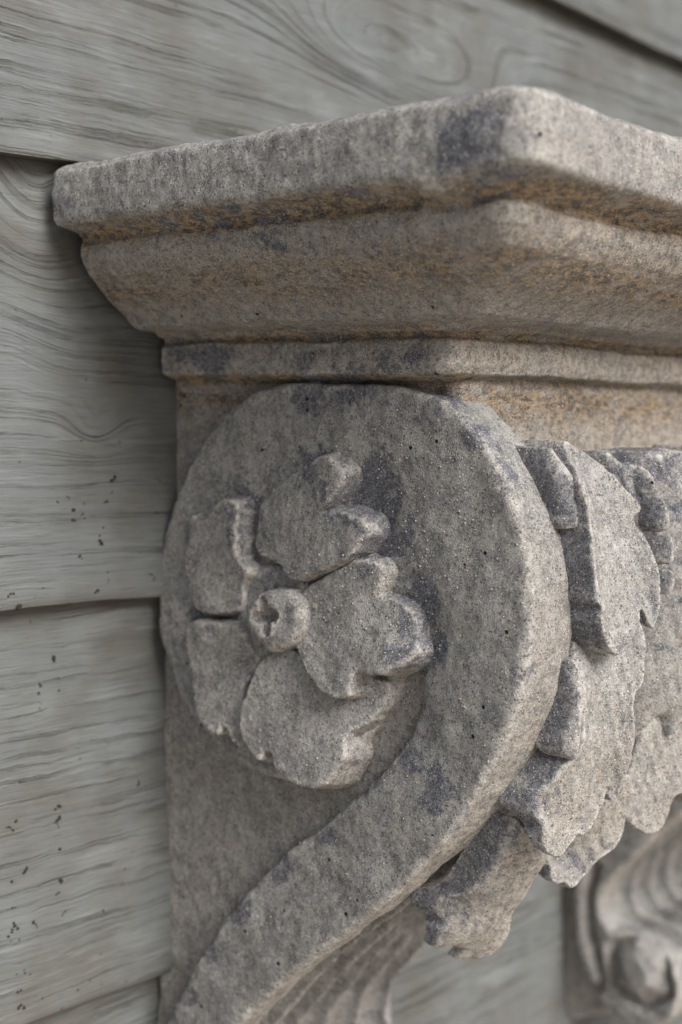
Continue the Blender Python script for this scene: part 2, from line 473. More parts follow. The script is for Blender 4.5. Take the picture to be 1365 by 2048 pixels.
for i in range(len(lines_) - 1):
    lo, hi = lines_[i], lines_[i + 1]
    xs = np.concatenate([np.linspace(BX0, 0.2, 40), np.linspace(0.2, 1.15, 480)[1:], np.linspace(1.15, BX1, 40)[1:]])
    zs = np.linspace(0, 1, 110)
    Xg, Tg = np.meshgrid(xs, zs, indexing='ij')
    Lo, Hi = lo(Xg), hi(Xg) + 0.022
    Zg = Lo + (Hi - Lo) * Tg
    H = hi(Xg) - Lo
    dy = (Zg - Lo) / H * TH
    pts = np.stack([Xg, dy, Zg], -1)
    nz = vnoise(pts.reshape(-1, 3) * np.array([0.15, 1, 1]), 60, i * 3).reshape(Xg.shape) * 0.0006
    # lower edge slightly worn and wavy
    edge = np.exp(-(Zg - Lo) / 0.0015)
    wav = vnoise(np.stack([Xg, Xg * 0 + i, Xg * 0], -1).reshape(-1, 3), 30).reshape(Xg.shape) * 0.0008
    Yf = dy + nz + edge * 0.0012
    Zf = Zg + wav * (Tg < 0.02)
    nx, nzv = Xg.shape
    Vf = np.stack([Xg, Yf, Zf], -1).reshape(-1, 3)
    ring = Zg.copy()
    for (kx, kz, A, sx, sz) in knots(i):
        ring = ring + A * np.exp(-((Xg - kx) / sx) ** 2 - ((Zg - kz) / sz) ** 2)
    wavy = np.full(Xg.shape, [1, 1, 0.6, 0.4, 0.4, 0.3][i])
    edge_brown = np.clip(1 - (Hi - 0.022 - Zg) / 0.010, 0, 1) * 0.55 + np.exp(-(Zg - Lo) / 0.0012) * 0.35  # browner just under the next board and along the lower edge
    grain = np.full(Xg.shape, [0.5, 0.5, 0.55, 0.32, 0.85, 0.4][i])
    # back and underside
    Yb = dy * 0 + TH + (dy - 0) * 0.15 + 0.002
    Vb = np.stack([Xg[:, [0, -1]], Yb[:, [0, -1]], Zf[:, [0, -1]]], -1).reshape(-1, 3)
    ids = np.arange(nx * nzv).reshape(nx, nzv)
    Qf = np.stack([ids[:-1, :-1], ids[1:, :-1], ids[1:, 1:], ids[:-1, 1:]], -1).reshape(-1, 4)
    # separate verts for the underside so that its arris stays crisp
    ub = np.stack([Xg[:, 0], Yf[:, 0], Zf[:, 0]], -1)
    n0 = len(Vf); n1 = n0 + len(Vb)
    V = np.concatenate([Vf, Vb, ub])
    a = n1 + np.arange(nx); b = n0 + np.arange(nx) * 2
    Qu = np.stack([a[:-1], b[:-1], b[1:], a[1:]], -1)
    c = b + 1; tp = ids[:, -1]
    Qb = np.stack([b[:-1], c[:-1], c[1:], b[1:]], -1)
    Qt = np.stack([tp[:-1], tp[1:], c[1:], c[:-1]], -1)
    Q = np.concatenate([Qf, Qu, Qb, Qt])
    def ex(A, v): return np.concatenate([A.reshape(-1), np.full(len(V) - n0, v)])
    o = link_mesh('board', V - np.array(wall.location), Q, WOOD, wall,
                  {'ring': ex(ring, 0.0), 'wavy': ex(wavy, 1), 'edge_brown': ex(edge_brown, 0.85), 'grain': ex(grain, 0.5), 'seed': ex(Xg * 0 + i * 1.7, i)})
    if i == 3: board_mid = o
    if i == 2: board_low = o

def specks(pts, board, name='dirt_speck'):
    VV, QQ = [], []
    for (px, py, r) in pts:
        for _ in range(random.choice((1, 2, 3))):
            p = onY([(px + random.uniform(-7, 7) * (_ > 0), py + random.uniform(-7, 7) * (_ > 0))], 0.0)[0]
            n = 7; rr = r * 0.00017 * random.uniform(0.5, 1.0)
            i = {0: 3, 1: 2}[0 if board is board_mid else 1]
            lo, hi = lines_[i](p[0]), lines_[i + 1](p[0])
            if not lo < p[2] < hi: continue
            y = (p[2] - lo) / (hi - lo) * TH - 0.0002
            p = onY([(px + random.uniform(-6, 6) * (_ > 0), py + random.uniform(-6, 6) * (_ > 0))], y)[0]
            k = len(VV)
            ring = []
            for j in range(n):
                a = 2 * math.pi * j / n; q = rr * random.uniform(0.6, 1.3)
                ring.append((p[0] + math.cos(a) * q * 1.15, y, p[2] + math.sin(a) * q))
            VV += [(v[0], v[1] + 0.0012, v[2]) for v in ring] + ring
            VV.append((p[0], y - 0.0004, p[2]))
            for j in range(n):
                j2 = (j + 1) % n
                QQ += [(k + j, k + j2, k + n + j2), (k + j, k + n + j2, k + n + j), (k + n + j, k + n + j2, k + 2 * n)]
    o = link_mesh(name, np.array(VV) - np.array(wall.location), np.array(QQ), SPECK, board, smooth=False)
    o['kind'] = 'stuff'
    return o
c7 = lambda L: [(x / 1.95, 250 + y / 1.95, r) for x, y, r in L]
c8 = lambda L: [(x / 2.28, 1150 + y / 2.28, r) for x, y, r in L]
specks(c7([(435, 1385, 7), (450, 1375, 5), (410, 1472, 5), (270, 1455, 4), (288, 1503, 7), (285, 1540, 4), (320, 1522, 3),
           (405, 1570, 3), (400, 1632, 5), (392, 1600, 2), (315, 1680, 4), (425, 1775, 4), (422, 1745, 4), (380, 1815, 5),
           (595, 1755, 6), (600, 1775, 5), (620, 1380, 3), (330, 1475, 2), (228, 1472, 3), (612, 1515, 3), (440, 1430, 3),
           (45, 1828, 3), (170, 1805, 2), (320, 1232, 4), (75, 1885, 6), (368, 1745, 2), (620, 1440, 3)]), board_mid)
specks(c8([(250, 390, 7), (182, 495, 5), (178, 540, 4), (268, 470, 4), (180, 580, 3), (270, 527, 3), (262, 715, 3), (190, 622, 3),
           (100, 850, 5), (98, 945, 6), (270, 1055, 6), (272, 1110, 6), (75, 1125, 4), (45, 1150, 4), (62, 1166, 5), (276, 1250, 9),
           (265, 1135, 4), (118, 1350, 5), (55, 1400, 4), (275, 1392, 7), (270, 1450, 4), (300, 1535, 4), (478, 1542, 6), (285, 1555, 3),
           (72, 1518, 3), (68, 1600, 6), (60, 1618, 5), (165, 1595, 6), (40, 1650, 5), (50, 1672, 4), (88, 1665, 8), (78, 1680, 4),
           (168, 1640, 3), (88, 1712, 6), (58, 1748, 5), (78, 1738, 4), (90, 1770, 5), (120, 1715, 3), (112, 1803, 4), (78, 1820, 5),
           (98, 1895, 4), (195, 1932, 3), (98, 1962, 6), (357, 1893, 5), (412, 1850, 4), (467, 1867, 4), (577, 1853, 3), (285, 1982, 2),
           (560, 1405, 4), (570, 1340, 4), (460, 1730, 3), (635, 955, 4), (605, 1265, 3), (500, 1400, 2)]), board_low)

# ------------------------------------------------------------------ the corbel
XF, XP, XR = 0.437, 0.4475, 0.611          # scroll face, side panel, far side
XM = (XF + XR) / 2
corbel = empty('carved_corbel', (0.52, 0.0, 0.0))
OFF = np.array(corbel.location)
tag(corbel, 'large weathered grey stone corbel in the foreground with carved flower inside its scroll', 'corbel', 'carved stone corbels on the wall')

# where the blue-black patina lies
for px, r, s in (((700, 990), .012, 1), ((735, 1020), .013, 1), ((760, 1080), .014, .9), ((745, 960), .012, .8), ((640, 930), .009, .8),
                 ((500, 1010), .008, .9), ((490, 1060), .007, 1), ((500, 1120), .006, .9), ((480, 970), .008, .6), ((545, 1160), .006, .8),
                 ((400, 1225), .006, 1), ((440, 1225), .006, 1), ((840, 1230), .011, 1), ((850, 1290), .011, 1), ((845, 1190), .010, .7),
                 ((505, 1350), .006, .9), ((480, 1250), .005, .6), ((890, 810), .009, .9), ((620, 775), .010, .8), ((700, 770), .012, .8),
                 ((800, 1510), .010, .8), ((640, 1660), .008, .8), ((560, 1730), .008, .8), ((480, 1810), .007, .8), ((420, 1900), .007, .8),
                 ((370, 1990), .007, .8), ((740, 1560), .009, .8), ((880, 1590), .008, .9), ((830, 1420), .008, .5), ((520, 2000), .008, .5),
                 ((1010, 1020), .006, .5), ((1040, 1350), .005, .7), ((1045, 1400), .005, .6), ((370, 1400), .010, .4), ((460, 1740), .01, .3),
                 ((950, 870), .01, .8), ((1010, 930), .009, .7), ((870, 1150), .015, .35), ((790, 1230), .01, .5), ((690, 1230), .009, .45)):
    pat(px, XF, r * 1.4, s)

for px, r, s in (((950, 910), .010, .7), ((1000, 990), .009, .6), ((1040, 1080), .010, .7), ((1055, 1160), .012, .9), ((1050, 1240), .011, .8), ((1050, 1320), .008, .5), ((940, 1580), .014, .6), ((860, 1690), .012, .5), ((760, 1790), .010, .5),
                 ((470, 1290), .010, .3), ((395, 1280), .008, .7), ((390, 1330), .008, .5), ((440, 1020), .008, .6), ((510, 1390), .007, .5), ((600, 1560), .008, .5), ((680, 1370), .008, .6), ((780, 1320), .008, .4), ((900, 1180), .016, .3), ((480, 880), .016, .3)):
    PALE_SPOTS.append((onX([px], 0.434)[0], r, s))
for px, r, s in (((1110, 1680), .012, .8), ((1170, 1600), .012, .5), ((1160, 1760), .010, .7), ((960, 1860), .012, .6), ((1000, 1800), .012, .4), ((1235, 1290), .010, .8), ((1205, 1180), .008, .5), ((1300, 1180), .012, .4), ((1250, 1130), .012, .3), ((1165, 1030), .009, .7), ((1155, 1480), .008, .8), ((1310, 1650), .012, .4)):
    PALE_SPOTS.append((onX([px], 0.47)[0], r * 1.3, s))
for px, r, s in (((400, 1455), .004, .9), ((440, 1502), .004, .9), ((490, 1537), .004, .9), ((540, 1553), .004, .9), ((370, 1410), .004, .7)):
    PALE_SPOTS.append((onX([px], 0.434)[0], r, s))
def grid2(u0, u1, v0, v1, h):
    u = np.arange(u0, u1 + h, h); v = np.arange(v0, v1 + h, h)
    return u, v, *np.meshgrid(u, v, indexing='ij')

outer = [(700, 766), (800, 772), (890, 800), (960, 870), (1010, 955), (1045, 1055), (1063, 1170), (1060, 1290), (1040, 1400), (1003, 1500),
         (950, 1600), (875, 1703), (780, 1800), (660, 1893), (560, 1970), (490, 2038)]
front_fill = np.concatenate([np.array([(0.03, 0.012)]), onX(outer, XF)[:, 1:], np.array([(-0.030, -0.325), (-0.026, -0.345), (-0.034, -0.356), (-0.052, -0.354), (-0.072, -0.359), (-0.095, -0.375), (-0.095, -0.43), (0.03, -0.46)])])
# --- body block between the scroll faces and the wall
H = 0.0011
yz = lambda pts, x: onX(pts, x)[:, 1:]
body_poly = np.concatenate([np.array([(0.012, 0.018), (-0.166, 0.018), (-0.166, -0.03)]),
                            np.array([(-0.160, -0.115), (-0.137, -0.165), (-0.102, -0.205), (-0.070, -0.25), (-0.045, -0.29), (-0.03, -0.315), (-0.03, -0.355), (-0.045, -0.38), (-0.03, -0.42), (0.012, -0.44)])])
u, v, U, Vv = grid2(-0.175, 0.02, -0.46, 0.026, H)
d2 = poly_sdf(body_poly, U, Vv)
XBR = 0.597 + 0.055 * np.clip((Vv + 0.09) / 0.02, 0, 1)[None]
db = poly_sdf(front_fill, U, Vv)
d2 = np.where(Vv < -0.06, smax(d2, db + 0.0175, 0.002), d2)
x = np.arange(XP - 0.006, 0.668, H)
X3 = x[:, None, None]
lean = (0.0035 * np.sin(Vv * 22 + 0.6) - 0.018 * np.clip(-Vv - 0.03, 0, 1) * 0.9)        # the casting leans a little towards its foot
F = smax(d2[None], smax((XP + lean * 0.35)[None] - X3, X3 - XBR, 0.004), 0.006)
yb = U
ob = lambda V, N: np.clip(1 - np.abs(V[:, 2] - 0.005) / 0.012, 0, 1) * 0.9 + np.clip((-V[:, 1] - 0.158) / 0.01, 0, 1) * 0.25 * (V[:, 2] > -0.05)
def bb(V, N): return 0.38 + 0.45 * np.clip((-V[:, 1] - 0.155) / 0.01, 0, 1)
stone('body_block', F, (x[0] - OFF[0], u[0], v[0]), H, corbel, ochre=lambda V, N: ob(V, N), buff=bb)

# --- scroll
outer = [(700, 766), (800, 772), (890, 800), (960, 870), (1010, 955), (1045, 1055), (1063, 1170), (1060, 1290), (1040, 1400), (1003, 1500),
         (950, 1600), (875, 1703), (780, 1800), (660, 1893), (560, 1970), (490, 2038)]
inner = [(333, 2043), (372, 1965), (410, 1900), (470, 1815), (538, 1738), (615, 1668), (695, 1610), (745, 1560), (776, 1529), (812, 1465), (832, 1400), (836, 1335)]
disc = [(800, 1345), (775, 1400), (745, 1455), (705, 1505), (650, 1545), (600, 1560), (560, 1556), (500, 1540), (440, 1497), (388, 1440), (345, 1370), (321, 1280), (314, 1180),
        (325, 1080), (350, 990), (388, 905), (440, 835), (500, 788), (560, 768), (630, 764)]
lower_out = [(-0.030, -0.325), (-0.026, -0.345), (-0.034, -0.356), (-0.052, -0.354), (-0.072, -0.359), (-0.086, -0.375), (-0.087, -0.395), (-0.075, -0.412), (-0.055, -0.418), (-0.033, -0.411),
             (-0.016, -0.393), (-0.006, -0.365), (-0.003, -0.335)]
poly = np.concatenate([yz(outer, XF), np.array(lower_out), yz(inner, XF), yz(disc, XF)])
poly = smooth_closed(poly, 3)
u, v, U, Vv = grid2(-0.226, 0.014, -0.43, 0.022, H)
d2 = poly_sdf(poly, U, Vv)
P3 = np.stack([U, Vv, U * 0], -1).reshape(-1, 3)
d2 += (vnoise(P3, 60).reshape(U.shape) * 0.0006 + vnoise(P3, 200).reshape(U.shape) * 0.0003)
# relief of the side face
top = np.zeros_like(U)
def gauss(px, ru, rv=None):
    c = yz([px], XF)[0]; rv = rv or ru
    return np.exp(-((U - c[0]) / ru) ** 2 - ((Vv - c[1]) / rv) ** 2)
# the eye of the volute is dished towards the flower and falls away lower right
cc = yz([(600, 1240)], XF)[0]
rr = np.hypot((U - cc[0]) / 1.0, (Vv - cc[1]) / 1.05)
top += 0.0022 * np.exp(-((rr - 0.045) / 0.026) ** 2)
top += 0.0035 * gauss((835, 1270), .012, .02) + 0.0045 * gauss((790, 1420), .016, .018) + 0.003 * gauss((740, 1010), .02, .02)
top += 0.0035 * gauss((560, 1400), .04, .02)
bl = poly_sdf(np.array([(-0.07, -0.365), (-0.075, -0.385), (-0.06, -0.398), (-0.042, -0.39), (-0.04, -0.37), (-0.055, -0.36)]), U, Vv)
top -= 0.006 * np.clip(-bl / 0.008, 0, 1)
groove = np.clip(1 - np.abs(bl - 0.005) / 0.005, 0, 1) * (Vv < -0.34)
top += 0.006 * groove
pin = np.array([(-0.016, -0.393), (-0.006, -0.365), (-0.003, -0.335), (-0.009, -0.304), (-0.02, -0.28)])
dl = np.full(U.shape, 1.0)
for i_ in range(4):
    a_, b_ = pin[i_], pin[i_ + 1]
    tt_ = np.clip(((U - a_[0]) * (b_ - a_)[0] + (Vv - a_[1]) * (b_ - a_)[1]) / ((b_ - a_) ** 2).sum(), 0, 1)
    dl = np.minimum(dl, np.hypot(U - a_[0] - tt_ * (b_ - a_)[0], Vv - a_[1] - tt_ * (b_ - a_)[1]))
top += 0.007 * np.exp(-((dl - 0.0115) / 0.0035) ** 2) * np.clip((-0.309 - Vv) / 0.006, 0, 1)      # a channel runs beside the inner rib
x = np.arange(XF - 0.004 - 0.006, 2 * XM - XF + 0.012, H).astype(np.float32)
X3 = x[:, None, None]
xs_ = np.abs(x - XM)                                     # 0 at the middle, .083 at the faces
half = XM - XF
strip = half - 0.030
flute_on = (np.clip((-Vv - 0.175) / 0.03, 0, 1))[None]
xr_ = np.where(x > XM, (x - XM) * 0.74, xs_)[:, None, None]       # the flutes run right out to the far side
tt = np.clip((strip + 0.011 * flute_on - xr_) / 0.004, 0, 1)
tt = tt * tt * (3 - 2 * tt)
flute_on = (np.clip((-Vv - 0.175) / 0.03, 0, 1))[None]
fr_ = ((x - XM) / 0.0262 + 0.5) % 1.0
fl = np.sqrt(np.clip(1 - (2.15 * fr_ - 1.075) ** 2, 0, 1))[:, None, None]
inset = tt * (0.0025 + flute_on * (0.000 + 0.0125 * fl))
inset *= (np.clip((0.2 - np.abs(Vv + 0.19)) / 0.02, 0, 1))[None]
db = poly_sdf(front_fill, U, Vv)
inset += np.clip((X3 - XF - 0.030) / 0.004, 0, 1) * 0.020 * np.clip((Vv + 0.040) / 0.018, 0, 1)[None]
F = smax(smax(d2[None] + 0 * inset, db[None] + inset, 0.001), smax((XF + top)[None] - X3, X3 - (2 * XM - XF) + top[None], 0.004), 0.0032)
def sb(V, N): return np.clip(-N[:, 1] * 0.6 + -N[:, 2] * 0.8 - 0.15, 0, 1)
stone('scroll', F, (x[0] - OFF[0], u[0], v[0]), H, corbel, buff=sb)

# --- relief pieces on the side face (height along -X over the y,z plane)
def side_relief(name, px, xt, parent, base=0.441, k=0.0018, h=0.0006, shape=None, smooth=3, **kw):
    P = smooth_closed(yz(px, xt), smooth)
    lo, hi = P.min(0) - 0.006, P.max(0) + 0.006
    u, v, U, Vv = grid2(lo[0], hi[0], lo[1], hi[1], h)
    d2 = poly_sdf(P, U, Vv)
    P3 = np.stack([U, Vv, U * 0 + xt], -1).reshape(-1, 3)
    d2 += vnoise(P3, 150).reshape(U.shape) * 0.0006
    top = np.full_like(U, xt) + (shape(U, Vv, d2) if shape else 0)
    x = np.arange(min(top.min(), xt) - 0.006, base + 0.004, h)
    X3 = x[:, None, None]
    slope = np.clip((X3 - top[None]) * 0.10, 0, 0.002)       # sides splay towards the ground
    F = smax(d2[None] - slope, smax(top[None] - X3, X3 - base, 0.001), k)
    o = stone(name, F, (x[0] - OFF[0], u[0], v[0]), h, parent, **kw)
    return o
c1 = lambda L: crop(L, 300, 740, 0.4396)
def yzp(px, x=0.428): return yz(c1([px]), x)[0]
CEN = yzp((560, 1120))
def petal_shape(axis_px, rise, cup=0.0, groove=0.0, drops=()):
    dr = [(yzp(q), r, a) for q, r, a in drops]
    tip = yzp(axis_px); L = np.hypot(*(tip - CEN)); dirv = (tip - CEN) / L
    def f(U, V, d):
        a = ((U - CEN[0]) * dirv[0] + (V - CEN[1]) * dirv[1]) / L
        b = -(U - CEN[0]) * dirv[1] + (V - CEN[1]) * dirv[0]
        z = 0.004 - rise * np.clip(a, 0, 1.2) ** 0.8                 # thinner at the heart, lifting outwards
        z += cup * np.exp(-(b / 0.006) ** 2) * np.clip(a, 0, 1)
        z += groove * np.exp(-(b / 0.0028) ** 2) * np.clip(1 - a, 0, 1)
        z += 0.0012 * np.exp(-(np.maximum(-d, 0) / 0.0022))   # rounded towards its edge
        for q, r, am in dr: z += am * np.exp(-((U - q[0]) ** 2 + (V - q[1]) ** 2) / r ** 2)
        z += 0.0007 * vnoise(np.stack([U, V, U * 0], -1).reshape(-1, 3), 75, 11).reshape(U.shape)
        return z
    return f
c0 = (0.4395 - OFF[0])
# heart of the flower, a low mound that carries the petals
mound = c1([(380, 1000), (430, 900), (560, 880), (680, 930), (720, 1050), (700, 1200), (640, 1330), (520, 1360), (420, 1300), (380, 1180)])
rosette = side_relief('rosette', mound, 0.4345, corbel, k=0.006)
PA = [(555, 560), (640, 490), (720, 430), (790, 395), (845, 430), (885, 480), (850, 540), (805, 610), (790, 650), (850, 640), (920, 660), (972, 690), (985, 745), (930, 810), (870, 870), (780, 915), (700, 940), (650, 960), (610, 920), (560, 870), (500, 845), (475, 810), (480, 740), (500, 660), (510, 590)]
PB = [(185, 665), (240, 685), (272, 640), (305, 600), (350, 585), (390, 612), (393, 700), (383, 800), (400, 870), (440, 930), (415, 980), (420, 1050), (400, 1095), (300, 1112), (220, 1095), (192, 1040), (175, 960), (160, 880), (165, 780)]
PC = [(165, 1180), (220, 1145), (300, 1160), (370, 1155), (420, 1190), (440, 1250), (485, 1300), (488, 1335), (462, 1385), (428, 1440), (412, 1520), (412, 1600), (425, 1690), (400, 1715), (360, 1670), (328, 1622), (300, 1662), (245, 1622), (205, 1545), (190, 1450), (185, 1350), (168, 1280)]
PD = [(490, 1345), (455, 1430), (415, 1520), (405, 1600), (420, 1690), (455, 1745), (492, 1775), (518, 1738), (548, 1742), (565, 1800), (605, 1845), (660, 1882), (730, 1902), (800, 1885), (845, 1820), (880, 1770), (890, 1700), (940, 1640), (1010, 1600), (1040, 1520), (1000, 1440), (900, 1400), (760, 1380), (680, 1300), (580, 1280)]
PE = [(690, 1010), (760, 955), (850, 905), (950, 862), (1035, 880), (1075, 925), (1050, 985), (1030, 1030), (1100, 1048), (1180, 1090), (1212, 1150), (1200, 1220), (1205, 1285), (1150, 1340), (1080, 1370), (1000, 1385), (940, 1378), (915, 1420), (905, 1478), (850, 1493), (790, 1470), (735, 1410), (700, 1350), (668, 1270), (655, 1200), (672, 1130), (680, 1060)]
def petal(pts, inner, h=0.0005, k=0.0013, base=0.4445):
    A = np.array(c1(pts), float); I = np.array(c1(inner), float)
    W = onX(A[:, :2], A[:, 2])[:, 1:]
    al = np.concatenate([A, I]); WW = onX(al[:, :2], al[:, 2])[:, 1:]
    f = tps(WW, al[:, 2:3], reg=2e-7)
    P = smooth_closed(W, 4)
    lo, hi = P.min(0) - 0.006, P.max(0) + 0.006
    u, v, U, Vv = grid2(lo[0], hi[0], lo[1], hi[1], h)
    d2 = poly_sdf(P, U, Vv)
    P3 = np.stack([U, Vv, U * 0 + 0.3], -1).reshape(-1, 3)
    d2 = d2 + vnoise(P3, 170).reshape(U.shape) * 0.0005 + vnoise(P3, 420).reshape(U.shape) * 0.0003
    top = f(U, Vv)[0] + 0.0004 * vnoise(P3, 110, 11).reshape(U.shape)
    th = np.arctan2(Vv - CEN[1], U - CEN[0])
    top = top + 0.00009 * np.sin(th * 34 + 3 * vnoise(P3, 30).reshape(U.shape)) * np.clip(-d2 / 0.004, 0, 1)   # faint ribs fanning from the heart
    top = np.clip(top, 0.4235, 0.4425)
    x = np.arange(top[d2 < 0.003].min() - 0.004, base + 0.003, h)
    X3 = x[:, None, None]
    slope = np.clip((X3 - top[None]) * 0.22, 0, 0.0035)
    F = smax(d2[None] - slope, smax(top[None] - X3, X3 - base, 0.001), k)
    F[0] = 1; F[-1] = 1; F[:, 0] = 1; F[:, -1] = 1; F[:, :, 0] = 1; F[:, :, -1] = 1
    return stone('petal', F, (x[0] - OFF[0], u[0], v[0]), h, rosette, rough=0.6, chip=0.7, pale=0.30)
petal([(185, 665, .4330), (240, 685, .4322), (272, 640, .4312), (305, 600, .4302), (350, 585, .4298), (392, 612, .4292), (394, 700, .4286), (384, 800, .4286), (400, 870, .4286), (440, 930, .4292), (418, 985, .4315), (425, 1050, .4325), (400, 1095, .4318), (300, 1112, .4315), (220, 1095, .4320), (192, 1040, .4330), (175, 960, .434), (160, 880, .434), (165, 780, .4338)],
      [(280, 800, .4325), (340, 700, .4300), (240, 960, .4322), (330, 900, .4318)])
petal([(165, 1180, .4315), (220, 1145, .4302), (300, 1160, .4296), (370, 1155, .4298), (420, 1190, .4305), (440, 1250, .4315), (485, 1300, .433), (488, 1335, .434), (462, 1385, .434), (430, 1440, .433), (418, 1520, .4325), (420, 1600, .432), (428, 1690, .4310), (400, 1715, .4298), (360, 1670, .4293), (328, 1622, .430), (300, 1662, .4288), (245, 1622, .4288), (205, 1545, .4300), (190, 1450, .4315), (185, 1350, .432), (168, 1280, .4322)],
      [(300, 1350, .4325), (320, 1500, .4308), (250, 1230, .4308), (390, 1350, .4325)])
petal([(490, 1345, .4310), (455, 1430, .4292), (415, 1520, .4283), (405, 1600, .4278), (420, 1690, .4273), (455, 1745, .427), (492, 1775, .4265), (518, 1738, .4278), (548, 1742, .4275), (565, 1800, .4263), (605, 1845, .4258), (660, 1882, .4255), (730, 1902, .4255), (800, 1885, .426), (845, 1820, .427), (880, 1770, .428), (890, 1700, .4295), (905, 1655, .431), (1000, 1610, .4355), (1070, 1520, .439), (1090, 1430, .440), (1000, 1400, .436), (900, 1380, .4335), (760, 1360, .4330), (680, 1290, .4330), (580, 1280, .4330)],
      [(600, 1500, .4300), (700, 1650, .4288), (800, 1550, .4315), (560, 1650, .4280), (760, 1780, .4268)])
petal([(510, 590, .4350), (555, 560, .4343), (640, 490, .4335), (720, 430, .4322), (790, 395, .4302), (845, 430, .4292), (882, 480, .4298), (850, 540, .4290), (805, 610, .4295), (770, 645, .4305), (850, 640, .4300), (920, 660, .4292), (972, 690, .4288), (985, 745, .4282), (930, 810, .4276), (870, 870, .4276), (780, 915, .4276), (700, 940, .4280), (650, 960, .4288), (610, 925, .4312), (560, 870, .4330), (500, 845, .4338), (475, 810, .4348), (480, 740, .4354), (495, 660, .4354)],
      [(650, 700, .4318), (760, 780, .4292), (720, 520, .4316), (610, 850, .4325), (850, 740, .4288), (780, 560, .4298)])
petal([(690, 1010, .4325), (760, 955, .4320), (850, 905, .4315), (950, 862, .4310), (1035, 880, .4315), (1075, 925, .4328), (1050, 985, .4322), (1030, 1030, .4322), (1100, 1048, .4328), (1180, 1090, .4345), (1215, 1150, .4350), (1215, 1220, .4338), (1203, 1285, .4300), (1150, 1340, .4280), (1080, 1370, .4270), (1000, 1385, .4264), (940, 1378, .4272), (915, 1420, .4262), (905, 1478, .4256), (850, 1493, .4254), (790, 1470, .4256), (735, 1410, .4265), (700, 1350, .4280), (668, 1270, .4297), (655, 1200, .4312), (672, 1130, .4322), (680, 1060, .4325)],
      [(850, 1150, .4312), (1000, 1200, .4302), (800, 1300, .4290), (900, 1000, .4312), (1080, 1250, .4292), (960, 1300, .4278), (850, 1400, .4265)])
# bud with its star-shaped hole
def bud_shape(U, V, d):
    c = yz(c1([(505, 1125)]), 0.423)[0]
    th = np.arctan2(V - c[1], U - c[0]); r = np.hypot(U - c[0], V - c[1])
    R = 0.0064 * (1 + 0.35 * np.cos(4 * th + 0.9))
    z = 0.0075 * np.clip(1 - r / R, 0, 1) ** 0.5
    z += 0.0016 * np.clip((r - 0.0085) / 0.004, 0, 1)
    return z
bud = c1([(440, 1060), (480, 1015), (540, 1000), (600, 1010), (650, 1050), (672, 1120), (668, 1190), (630, 1245), (570, 1270), (520, 1275), (480, 1235), (440, 1180), (430, 1120)])
side_relief('bud', bud, 0.4245, rosette, k=0.004, shape=bud_shape, h=0.0006)

# --- cap moulding
prof = np.array([(-0.03, 0.1035), (0.0600, 0.1035), (0.0650, 0.1005), (0.0662, 0.090), (0.0660, 0.0798), (0.0645, 0.0776), (0.0600, 0.0762), (0.0530, 0.0738), (0.0505, 0.0722), (0.0522, 0.0690),
                 (0.0512, 0.0638), (0.0470, 0.0570), (0.0405, 0.0513), (0.0330, 0.0462), (0.0265, 0.0420), (0.0200, 0.0368), (0.0130, 0.0352), (0.0058, 0.0342), (0.0040, 0.0325), (0.0000, 0.0312), (-0.0004, 0.0296),
                 (0.0020, 0.0280), (0.0024, 0.0190), (0.0016, 0.0150), (-0.0020, 0.0135), (-0.0085, 0.0108), (-0.012, 0.005), (-0.03, 0.005)])
HC = 0.001
XCR = 0.662
oo, zz, O2, Z2 = grid2(-0.032, 0.075, -0.002, 0.110, 0.0005)
dp = poly_sdf(prof, O2, Z2)
x = np.arange(XF - 0.072, XCR + 0.074, HC); y = np.arange(-0.262, 0.016, HC); z = np.arange(0.0, 0.109, HC)
YF = -0.1715
ox = np.maximum((XF - x), x - XCR)[:, None]
oy = ((YF - y) * 0.86)[None, :]
o2 = smax(ox, oy + 0 * ox, 0.011)
XX, YY = np.meshgrid(x, y, indexing='ij')
PP = np.stack([XX, YY, XX * 0], -1).reshape(-1, 3)
zoff = (vnoise(PP, 26).reshape(XX.shape) * 0.0010)
# slab sags at the corner of its lower edge
q = onX([(868, 405)], 0.373)[0]
sag = np.exp(-((YY - q[1]) / 0.013) ** 2) * 0.0045 - np.exp(-((YY - q[1] + 0.05) / 0.02) ** 2) * 0.0016
sag = sag * (XX < 0.45)
ooff = vnoise(PP, 33, 4).reshape(XX.shape) * 0.0009
O3 = (o2 + ooff)[:, :, None] + 0 * z[None, None]
Z3 = z[None, None] + zoff[:, :, None] + YY[:, :, None] * (0.009 + 0.007 * np.clip((z - 0.085) / 0.012, 0, 1))[None, None] + sag[:, :, None] * np.exp(-((z - 0.077) / 0.009) ** 2)[None, None]
fi = np.clip((O3 - oo[0]) / 0.0005, 0, len(oo) - 2.001); fj = np.clip((Z3 - zz[0]) / 0.0005, 0, len(zz) - 2.001)
i0 = fi.astype(np.int32); j0 = fj.astype(np.int32); fi -= i0; fj -= j0
F = (dp[i0, j0] * (1 - fi) + dp[i0 + 1, j0] * fi) * (1 - fj) + (dp[i0, j0 + 1] * (1 - fi) + dp[i0 + 1, j0 + 1] * fi) * fj
F = np.where(O3 < oo[0], np.maximum(Z3 - 0.1025, 0.005 - Z3), F)
F = np.maximum(F, y[None, :, None] - 0.003)
def cap_ochre(V, N):
    z = V[:, 2] + 0.009 * V[:, 1]
    a = np.clip(1 - np.abs(z - 0.0735) / 0.0065, 0, 1) * 1.7
    b = np.exp(-((z - 0.051) / 0.008) ** 2) * 0.75
    c = np.exp(-((z - 0.0305) / 0.0030) ** 2) * 1.1 + np.exp(-((z - 0.0120) / 0.003) ** 2) * 1.1
    return np.minimum(a + b + c, 1.3) * (z < 0.0795)
